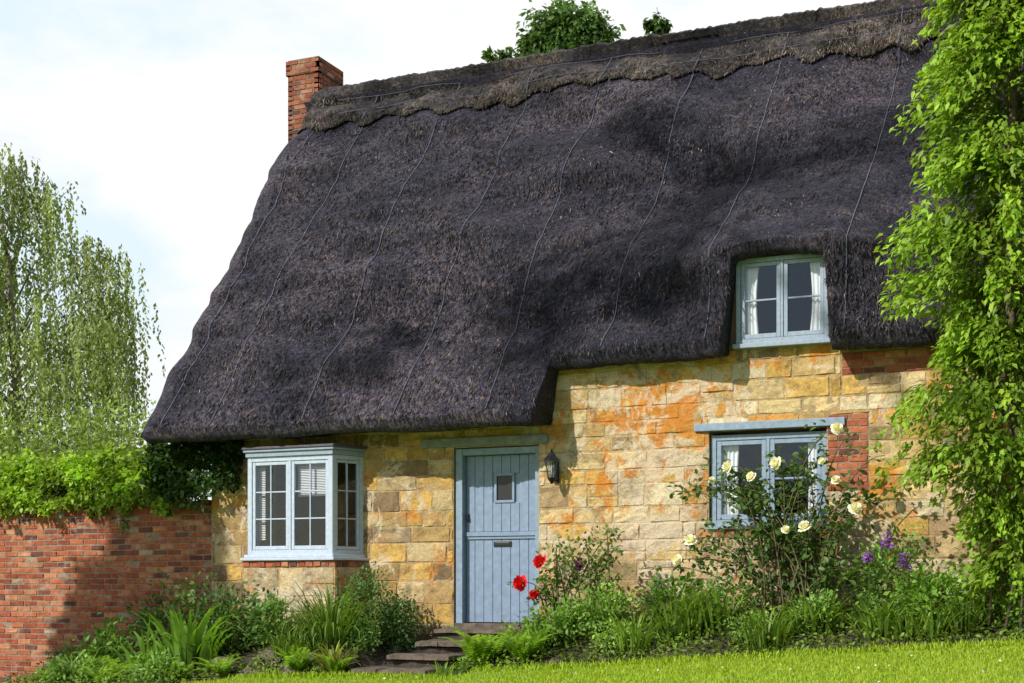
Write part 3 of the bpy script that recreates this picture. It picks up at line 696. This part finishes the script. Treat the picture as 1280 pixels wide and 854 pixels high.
for (X,Y,Z) in tips:
    tone=rng.uniform(.6,1.4)
    for s in range(17):
        r=rng.uniform(0,1)**.6*.66; a=rng.uniform(0,6.283); x=X+r*math.cos(a); y=Y+r*math.sin(a); z=Z+.25-.55*r*r+rng.normal(0,.10); L=rng.uniform(.5,2.8)
        if x>-21.45: continue
        m=int(L*20); tt=np.linspace(0,1,m); dx=rng.normal(0,.16)+.1
        P.append(np.stack([x+dx*tt+rng.normal(0,.03,m),y+rng.normal(0,.03,m),z-L*tt+rng.normal(0,.02,m)],1)); D.append(np.stack([rng.normal(0,.5,m),rng.normal(0,.5,m),np.full(m,-1.0)],1)); T.append(np.full(m,tone*rng.uniform(.75,1.25)))
P=np.concatenate(P);D=np.concatenate(D);T=np.concatenate(T)
V,F,C=leafarr(P,D,rng.uniform(.08,.145,len(P)),lcol(len(P),(.20,.26,.085),.3)*T[:,None],width=.95)
arrmesh('crown',V,F,C,M_leaf,br)
def tree(name,label,base,blobs,size,col,trunkr=.15,down=.3,catg='tree',per=60,dens=1.0,bark=None,sh=.22,hi=False,surface=.4,fork=False):
    e=empty(name,base,label=label,cat=catg); mb=MB(); b=np.array(base,float)
    if fork:
        cen=np.mean([c for c,r in blobs],0); k_=b*.35+cen*.65; k_[:2]=b[:2]*.45+cen[:2]*.55
        mb.tube([tuple(b),tuple(b*.6+k_*.4+np.array([.3,0,0])),tuple(k_),tuple(cen)],[trunkr,trunkr*.7,trunkr*.4,.05],8)
        for (c,r) in blobs: mb.tube([tuple(cen),tuple((cen+np.array(c))/2+np.array([0,0,.3])),tuple(c)],[.05,.035,.012],5)
    else:
        for (c,r) in blobs:
            c_=np.array(c); mid=(b+c_)/2; mid[:2]=b[:2]*.6+c_[:2]*.4
            mb.tube([tuple(b),tuple(mid),tuple(c_)],[trunkr,trunkr*.6,trunkr*.2],6)
    mb.obj('trunk',bark or M_bark,e,smooth=True)
    parts=[]
    for (c,r) in blobs:
        area=(r[0]*r[2]+r[0]*r[1]+r[1]*r[2])/3*12
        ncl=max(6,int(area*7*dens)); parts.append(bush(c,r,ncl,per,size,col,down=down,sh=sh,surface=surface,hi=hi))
    V,F,C=cat(parts); arrmesh('crown',V,F,C,M_leaf,e); return e
tree('shrub_tree','grey green rounded shrub growing behind the brick wall',(-19.3,8,-1.3),[((-19.3,8,2.3),(1.2,1.2,1.2)),((-20.8,8,2.0),(1.2,1,1.3)),((-18.4,8.2,1.7),(.7,.8,.9)),((-22.3,8,2.3),(1.2,1,1.3)),((-24,8,2.0),(1.2,1,1.3))],.13,(.19,.27,.07),per=36,down=.2,sh=.28)
tree('conifer_tree','dark green tree rising above the thatched ridge',(-10.2,10,-1.2),
  [((-10.2,10,10.45),(.60,.5,.62)),((-9.7,10,10.35),(.50,.5,.60)),((-9.3,10,10.1),(.32,.3,.5)),((-10.65,10,10.2),(.32,.3,.45)),((-11.38,10,10.1),(.22,.2,.42)),((-9.9,10,8.9),(1.6,1.2,.9)),((-8.1,10,10.45),(.26,.25,.13)),((-8.3,10,9.9),(.1,.2,.3)),((-8.6,10,9.0),(1.0,1,.7))],.13,(.07,.145,.03),trunkr=.12,down=1.2,per=36,dens=3.6,sh=.2)
# tall trees on the green that dapple the roof and wall with shade
def shade(X,y,z,r,t=25): 
    p=Vector((X,y,z))+S*t; return ((p.x,p.y,p.z),(r,r*.8,r*.8))
tree('green_tree','tall leafy tree on the village green shading the roof',(4,-27,-1.6),
  [shade(-6.8,-.1,3.3,.7),shade(-5.3,.6,3.7,.9),shade(-4.6,1.5,4.8,.8),shade(-2.6,1.9,5.2,.8),shade(-8.7,-.1,3.0,.5),shade(-6.0,2.5,6.1,.5),shade(-1.2,2.5,5.6,.8)],.26,(.08,.15,.03),trunkr=.3,per=9,dens=1.05,sh=.34,surface=.1,fork=True)
tree('green_tree','leafy tree on the village green shading the brick wall',(-23,-11,-1.5),
  [shade(-11.95,0,.75,.36,14),shade(-12.2,0,.25,.42,14),shade(-12.55,0,-.3,.45,14),shade(-12.9,0,-.85,.5,14),shade(-11.9,0,-.4,.6,14),shade(-11.4,0,.2,.5,14),shade(-11.3,0,.8,.36,14),shade(-11.2,0,-.6,.5,14),shade(-12.2,0,-1.1,.5,14)],.24,(.08,.15,.03),trunkr=.2,per=18,dens=3.0,sh=.24,surface=.1,fork=True)
# ------------------------------------------------------------------ leafy tree against the house corner
ct=empty('leafy_tree',(-1.0,-1.2,-.4),label='slender bright yellow green leafy tree beside the cottage wall',cat='tree')
mb=MB()
mb.tube([(-.95,-1.1,-.5),(-1.0,-1.15,.6),(-1.1,-1.2,2),(-1.1,-1.2,4),(-1.0,-1.2,6.3)],[.07,.06,.05,.04,.02],8)
for k in range(6):
    a=rng.uniform(0,6.28); mb.tube([(-1.1+.25*math.cos(a),-1.2+.15*math.sin(a),-.45),(-1.1+.15*math.cos(a+1),-1.2+.1*math.sin(a+1),.5),(-1.1+.25*math.cos(a+2),-1.2+.2*math.sin(a+2),1.6)],[.018,.014,.01],5)
rp=lambda z: float(np.interp(z,[.2,.9,1.1,1.35,1.65,1.9,2.15,2.5,2.9,3.25,3.55,3.9,4.5,5.1,5.6,6.3],[.18,.22,.5,.98,1.18,.92,.45,.48,.82,1.18,.92,.55,.90,.60,.52,.38]))
P=[];D=[];T=[]
for k in range(2500):
    z=.1+6.3*rng.uniform(0,1); a=rng.uniform(0,6.283)
    if z<1.05 and rng.uniform()<.6: continue
    # layered sprays: foliage gathers on tiers with darker gaps between
    z=z+.10*math.sin(z*2*math.pi/.55+2*nz(a,z))
    gap=nz(a*1.8,z*2.3,11)
    if gap>.22: continue
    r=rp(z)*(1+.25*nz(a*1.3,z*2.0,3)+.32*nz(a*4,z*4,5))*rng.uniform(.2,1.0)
    c=np.array([-1.05+r*math.cos(a),-1.2+.72*r*math.sin(a),z])
    if k%14==0: mb.tube([(-1.05,-1.2,z-.25),tuple((c+np.array([-1.05,-1.2,z]))/2),tuple(c)],[.010,.007,.003],4)
    m=24; out=np.array([math.cos(a),math.sin(a),0]); tt=rng.uniform(0,1,m)
    q=c+out*(tt[:,None]*.30)+np.stack([rng.normal(0,.04,m),rng.normal(0,.04,m),-.34*tt**1.6+rng.normal(0,.025,m)],1)
    P.append(q); D.append(np.tile(out,(m,1))*.8+rng.normal(0,.5,(m,3))+np.array([0,0,-.7])); T.append(np.full(m,rng.uniform(.7,1.3))*(.32+.75*min(1,r/rp(z)))*(.8+.3*tt))  # inner leaves coloured darker, shade of the crown painted in
mb.obj('trunk',M_bark,ct,smooth=True)
P=np.concatenate(P);D=np.concatenate(D);T=np.concatenate(T)
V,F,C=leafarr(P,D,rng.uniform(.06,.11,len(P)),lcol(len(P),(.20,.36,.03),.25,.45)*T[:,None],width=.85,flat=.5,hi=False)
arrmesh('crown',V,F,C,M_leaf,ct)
# ------------------------------------------------------------------ roses
def rose_mesh(name,col,col2,mat):
    Vs=[];Fs=[];Cs=[];b=0
    for ring,(np_,r0,r1,zt,op) in enumerate(((5,.02,.5,.10,1.0),(5,.02,.42,.26,.8),(5,.02,.30,.36,.5),(4,.01,.18,.40,.3))):
        for k in range(np_):
            a0=k*6.283/np_+ring*.6; G=4
            for j in range(G+1):
                t=j/G; r=r0+(r1-r0)*(t**.7); z=zt*(t**1.5)-.02+(.06*(1-op))*t - (.10*t**3 if ring==0 else 0)
                for i in range(5):
                    s=i/4-.5; wd_=(6.283/np_)*1.15*math.sin(math.pi*min(1,.25+.75*t)*.55)
                    rr=r*(1-.22*(abs(s)*2)**2.5*t); an=a0+s*wd_
                    Vs.append((rr*math.cos(an),rr*math.sin(an),z+.04*t*math.cos(s*9))); cc=np.array(col)*(1-t)+np.array(col2)*t; Cs.append(cc)
            for j in range(G):
                for i in range(4): q=b+j*5+i; Fs.append((q,q+1,q+6,q+5))
            b=len(Vs)
    V=np.array(Vs);F=np.array(Fs); o=arrmesh(name,V,F,np.array(Cs),mat,smooth=True); return o
def rosebush(name,label,base,flowers,extra,fcol,fcol2,fsize,leafcol,lsize,dens,flabel,skip=.3):
    e=empty(name,base,label=label,cat='rose bush'); mb=MB(); P=[];D=[]
    tips=[(f,1) for f in flowers]+[(f,0) for f in extra]
    for (t,fl) in tips:
        t=np.array(t[:3]); b=np.array(base)+np.array([rng.uniform(-.35,.35),rng.uniform(-.1,.1),0]); b[2]=gz(b[0],b[1])
        c1=b+(t-b)*np.array([.15,.2,.6])+rng.normal(0,.05,3); c2=b+(t-b)*np.array([.6,.6,1.0])+np.array([0,0,.08])+rng.normal(0,.05,3)
        pts=[]
        for s in np.linspace(0,1,14):
            pts.append((1-s)**3*b+3*(1-s)**2*s*c1+3*(1-s)*s*s*c2+s**3*t+(0 if not fl else np.array([0,.03*s,0])))
        mb.tube([tuple(p) for p in pts],list(np.linspace(.011,.004,14)),5)
        for i in range(4,14):
            if rng.uniform()<skip: continue
            for q in range(dens):
                p=pts[i]+rng.normal(0,.07,3)+np.array([0,.04,-.02]); P.append(p); D.append(rng.normal(0,1,3)*[1,1,.5])
    mb.obj('canes',M_cane,e,smooth=True)
    P=np.array(P);D=np.array(D)
    PP=np.repeat(P,5,0)+rng.normal(0,.035,(len(P)*5,3)); DD=np.repeat(norm(D),5,0)+rng.normal(0,.6,(len(P)*5,3))
    V,F,C=leafarr(PP,DD,rng.uniform(.6,1.15,len(PP))*lsize,lcol(len(PP),leafcol,.4),width=1.1,hi=True,flat=.5)
    arrmesh('leaves',V,F,C,M_leaf,e)
    src=rose_mesh('rose_flower',fcol,fcol2,M_petal); src.parent=e
    for i,f in enumerate(flowers):
        o=src if i==0 else src.copy()
        if i: COL.objects.link(o)
        o.parent=e; o.location=Vector(f[:3])+Vector((0,-.06,0))-Vector(base); s=fsize*(f[3] if len(f)>3 else 1)
        o.scale=(s,s,s); o.rotation_euler=(math.radians(rng.uniform(30,90)),0,rng.uniform(-1.0,.7)); 
        o['label']=flabel
    return e
yw=-.85
fl=[(-2.78,yw,1.61,1.05),(-3.39,yw,1.285,1.1),(-3.89,yw,1.26,1.15),(-3.65,yw,1.15,.9),(-2.79,yw,1.09,.8),(-2.60,yw,.80,1.15),(-3.10,yw,.62,1.15),(-3.30,yw,.60,.75),(-4.30,yw,.50,1.1),(-4.45,yw,.305,.9),(-4.1,yw+.1,1.14,.6),(-2.95,yw+.1,1.3,.6)]
ex=[(rng.uniform(-4.6,-2.25),rng.uniform(-1.0,-.45),rng.uniform(.1,1.25)) for _ in range(34)]+[(-2.35,-.6,1.35),(-4.1,-.7,1.25),(-3.95,-.7,1.1),(-3.5,-.7,1.4),(-3.2,-.7,1.3),(-2.7,-.6,1.5),(-4.75,-.9,.2),(-4.6,-.8,.4),(-2.3,-.6,1.0)]
rosebush('rose_bush','tall climbing rose bush with cream white blooms before the window',(-3.25,-.7,-.36),fl,ex,(.86,.78,.45),(.88,.87,.80),.135,(.075,.145,.03),.078,2,'open cream white rose',.35)
fl=[(-5.96,-.95,.29,1.25),(-6.19,-.95,.06,1.35),(-6.04,-.95,-.06,.8)]
ex=[(rng.uniform(-6.15,-5.1),rng.uniform(-1.0,-.5),rng.uniform(-.1,.5)) for _ in range(20)]+[(-5.15,-.7,.58),(-5.3,-.7,.62),(-5.6,-.7,.55),(-5.75,-.7,.5),(-5.9,-.7,.45)]
rosebush('rose_bush','leafy upright rose bush with scarlet blooms beside the door',(-5.65,-.7,-.42),fl,ex,(.55,.01,.01),(.65,.012,.02),.145,(.11,.20,.035),.066,1,'large scarlet rose',.1)
def spike(x,y,z1,col,h):
    g=gz(x,y); n=60
    t=rng.uniform(0,1,n); P=np.stack([x+rng.normal(0,.018,n),y+rng.normal(0,.018,n),z1-h*t],1); D=rng.normal(0,1,(n,3))*[1,1,.3]
    a=leafarr(P,D,np.full(n,.045)*(.5+.7*t),lcol(n,col,.3,0),width=1.5,hi=False)
    s=straps((x,y,g),26,.45,.02,(.12,.22,.03),spread=.7)
    mb=MB(); mb.tube([(x,y,g),(x+.01,y,z1)],.005,4,col=(.08,.14,.03),cap=False); V=np.array(mb.v);F4=np.array(mb.f);F=np.concatenate([F4[:,:3],F4[:,[0,2,3]]])
    put('flower_spike','tall purple flower spike rising from the bed','flower',[a,s,(V,F,np.array(mb.c))],group='purple flower spikes in the bed')
spike(-2.26,-1.1,.58,(.26,.08,.5),.17); spike(-2.10,-1.1,.36,(.26,.08,.5),.16); spike(-2.45,-1.0,.40,(.28,.1,.45),.12); spike(-5.6,-.8,.34,(.10,.02,.08),.12)
def strapplant(x,y,n,L,w_,col,label='clump of arching strap leaved iris in the bed',spread=.5,rb=.15,droop=1.0,kind='strap_leaf_plant'):
    put(kind,label,'plant',straps((x,y,gz(x,y)-.02),n,L,w_,col,spread,6,rb,droop))
strapplant(-10.45,-1.2,85,1.05,.052,(.17,.32,.04),rb=.38,spread=.45)
strapplant(-11.0,-1.3,40,.8,.044,(.16,.30,.04),rb=.22)
strapplant(-8.6,-1.0,340,.98,.016,(.16,.27,.04),'big fountain clump of fine arching grass leaves by the bay',spread=.75,rb=.25,droop=1.3)
strapplant(-9.05,-1.15,140,.6,.014,(.14,.24,.035),'fine grassy clump among rockery stones',spread=.9,rb=.2)
strapplant(-8.3,-1.45,70,.48,.026,(.28,.32,.07),'yellowing strap leaved clump beside the stone steps',spread=.9,rb=.1)
strapplant(-6.9,-1.5,60,.30,.012,(.20,.33,.04),'low grassy tuft spilling over the stone steps',spread=.9,rb=.15)
for x in (-4.9,-4.5,-4.15,-3.9,-3.4,-2.9,-2.4,-2.0,-1.6,-1.1,-.7,-5.3,-.3,-3.1,-1.85,-5.9):
    strapplant(x+rng.uniform(-.1,.1),-1.15+rng.uniform(-.2,.3),int(rng.uniform(50,120)),rng.uniform(.40,.80),rng.uniform(.009,.028),tuple(np.array((.20,.33,.04))*rng.uniform(.7,1.3)),'tufted green grassy perennial in the flower bed',spread=.6,rb=.2)
def fernplant(x,y,n,L,c=(.23,.40,.035)): put('fern','bright green fern with spreading fronds','fern',fern((x,y,gz(x,y)),n,L,c),group='ferns along the flower bed')
for a in ((-6.5,-1.35,13,.72),(-6.0,-1.42,11,.58),(-8.75,-1.5,12,.5),(-9.7,-1.6,10,.46),(-11.6,-1.35,12,.55),(-12.1,-1.25,10,.5),(-10.6,-1.7,9,.42),(-8.2,-1.55,9,.4),(-6.7,-.8,9,.35),(-11.1,-1.7,10,.45),(-10.1,-1.9,10,.4),(-11.0,-2.1,10,.4),(-11.8,-2.0,10,.4)): fernplant(*a)
def low(x,y,r,h,col,size=.05,n=60,label='leafy green perennial mound in the flower bed',name='leafy_plant',per=28,**k):
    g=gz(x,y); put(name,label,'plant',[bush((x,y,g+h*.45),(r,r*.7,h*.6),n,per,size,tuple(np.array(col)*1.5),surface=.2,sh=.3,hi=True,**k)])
low(-10.15,-.75,.5,.85,(.045,.095,.02),.07,80,'dense dark leafy shrub at the foot of the bay')
low(-11.1,-.7,.5,.95,(.05,.10,.022),.07,80,'dense dark leafy shrub against the brick wall')
low(-9.55,-.85,.3,.5,(.07,.14,.03),.08,30,'bold broad leaved green perennial in the bed')
low(-8.0,-.55,.34,.5,(.05,.11,.03),.045,80,'low rounded shrub beside the steps')
low(-8.15,-1.05,.24,.34,(.07,.14,.03),.04,45)
low(-6.62,-1.15,.2,.26,(.10,.19,.03),.04,40,'low green foliage spilling beside the stone steps')
low(-8.35,-.6,.4,.72,(.055,.11,.03),.05,80)
low(-11.9,-.9,.4,.6,(.08,.16,.03),.09,40,'bold broad leaved green perennial in the bed')
low(-12.5,-.9,.35,.4,(.06,.12,.03),.055,50)
low(-10.9,-1.35,.28,.3,(.10,.19,.03),.09,30,'bold broad leaved green perennial in the bed')
low(-10.4,-1.9,.35,.28,(.09,.17,.03),.06,50); low(-11.5,-2.0,.4,.3,(.09,.17,.03),.06,50)
low(-5.25,-.95,.32,.42,(.14,.24,.05),.05,70); low(-5.75,-1.05,.28,.34,(.10,.19,.03),.07,36); low(-5.0,-1.25,.25,.25,(.16,.26,.05),.04,50)
low(-4.6,-.7,.3,.45,(.07,.14,.03),.08,30); low(-4.0,-.75,.35,.45,(.07,.15,.03),.05,50); low(-2.3,-.7,.4,.85,(.09,.18,.03),.05,90,'leafy green shrub under the window')
low(-1.9,-.95,.35,.5,(.11,.21,.03),.075,45); low(-1.4,-.7,.4,.55,(.10,.2,.03),.05,80); low(-.75,-1.1,.4,.6,(.10,.2,.03),.055,90); low(-.3,-1.3,.4,.5,(.10,.2,.03),.055,80)
low(-3.0,-.9,.3,.3,(.11,.2,.04),.045,50); low(-3.6,-1.15,.25,.22,(.13,.23,.05),.04,40)
n=34000; X=rng.uniform(-13,1.5,n); Y=-1.6+1.55*rng.uniform(0,1,n); Y=np.where((X<-9.6)&(rng.uniform(0,1,n)<.4),Y-1.0,Y); k=((X<-8.05)|(X>-6.85)); X=X[k];Y=Y[k]
dens=np.array([nz(a*1.3,b*2,3) for a,b in zip(X,Y)])+rng.normal(0,.2,len(X)); k=dens>-.2; X=X[k];Y=Y[k]
hgt=np.array([.07+.12*max(0,nz(a*2.2,b*2.2,5)) for a,b in zip(X,Y)])
Z=np.array([gz(a,b) for a,b in zip(X,Y)])+np.abs(rng.normal(0,1,len(X)))*hgt+.01; P=np.stack([X,Y,Z],1)
tone=np.array([.8+.9*nz(a*1.7,b*1.7,9) for a,b in zip(X,Y)])
V,F,C=leafarr(P,rng.normal(0,1,(len(P),3))*[1,1,.6]+[0,-.2,.3],rng.uniform(.03,.065,len(P)),lcol(len(P),(.15,.27,.035),.4,.5)*np.clip(tone,.4,1.6)[:,None],width=1.0)
arrmesh('ground_cover_leaves',V,F,C,M_leaf,kind='stuff',label='low mixed leafy ground cover filling the flower bed',category='ground cover')
# ------------------------------------------------------------------ light
L=bpy.data.lights.new('sun','SUN'); L.energy=5.0; L.angle=math.radians(.5); L.color=(1,.95,.86)
lo=bpy.data.objects.new('sun',L); COL.objects.link(lo); lo.rotation_mode='QUATERNION'; lo.rotation_quaternion=(-S).to_track_quat('-Z','Y'); lo.location=(0,-10,20)
wd=bpy.data.worlds.new('World'); scene.world=wd; wd.use_nodes=True; nt=wd.node_tree
bg=nt.nodes['Background']; sk=N(nt,'ShaderNodeTexSky',sky_type='NISHITA'); sk.sun_disc=False; sk.sun_elevation=el; sk.sun_rotation=math.radians(180)-az
tc=N(nt,'ShaderNodeTexCoord'); mp=N(nt,'ShaderNodeMapping'); mp.inputs['Scale'].default_value=(1.6,1.6,3.2); mp.inputs['Location'].default_value=(.4,.2,0)
nt.links.new(tc.outputs['Generated'],mp.inputs[0]); n1=noi(nt,mp.outputs[0],1.7,6,.55)
n2=noi(nt,mp.outputs[0],2.4,6,.6)
sx=N(nt,'ShaderNodeSeparateXYZ'); nt.links.new(tc.outputs['Generated'],sx.inputs[0])
cl=ramp(nt,mth(nt,'ADD',n2,mth(nt,'MULTIPLY',sx.outputs[0],.12)),[(.33,(.78,.91,1.0)),(.47,(1.0,1.0,1.0))])
cl=mix(nt,1.0,cl,(10.3,10.3,10.4),'MULTIPLY')
cov=mth(nt,'ADD',n1,mth(nt,'MULTIPLY',sx.outputs[1],.32)); cov=mth(nt,'ADD',cov,mth(nt,'MULTIPLY',sx.outputs[0],.10))
fac=ramp(nt,cov,[(.38,.12),(.55,1.0)])
nt.links.new(mix(nt,fac,sk.outputs[0],cl),bg.inputs[0]); bg.inputs[1].default_value=.1
# ------------------------------------------------------------------ camera
cam=bpy.data.cameras.new('camera'); co=bpy.data.objects.new('camera',cam); COL.objects.link(co)
co.location=(0,-15.5,0); co.rotation_euler=(math.radians(90),0,math.radians(23.5))
cam.lens=50.6; cam.sensor_width=36; cam.sensor_fit='HORIZONTAL'; cam.shift_y=.2414; cam.clip_end=2000
scene.camera=co
scene.view_settings.view_transform='Standard'; scene.view_settings.look='None'; scene.view_settings.exposure=0
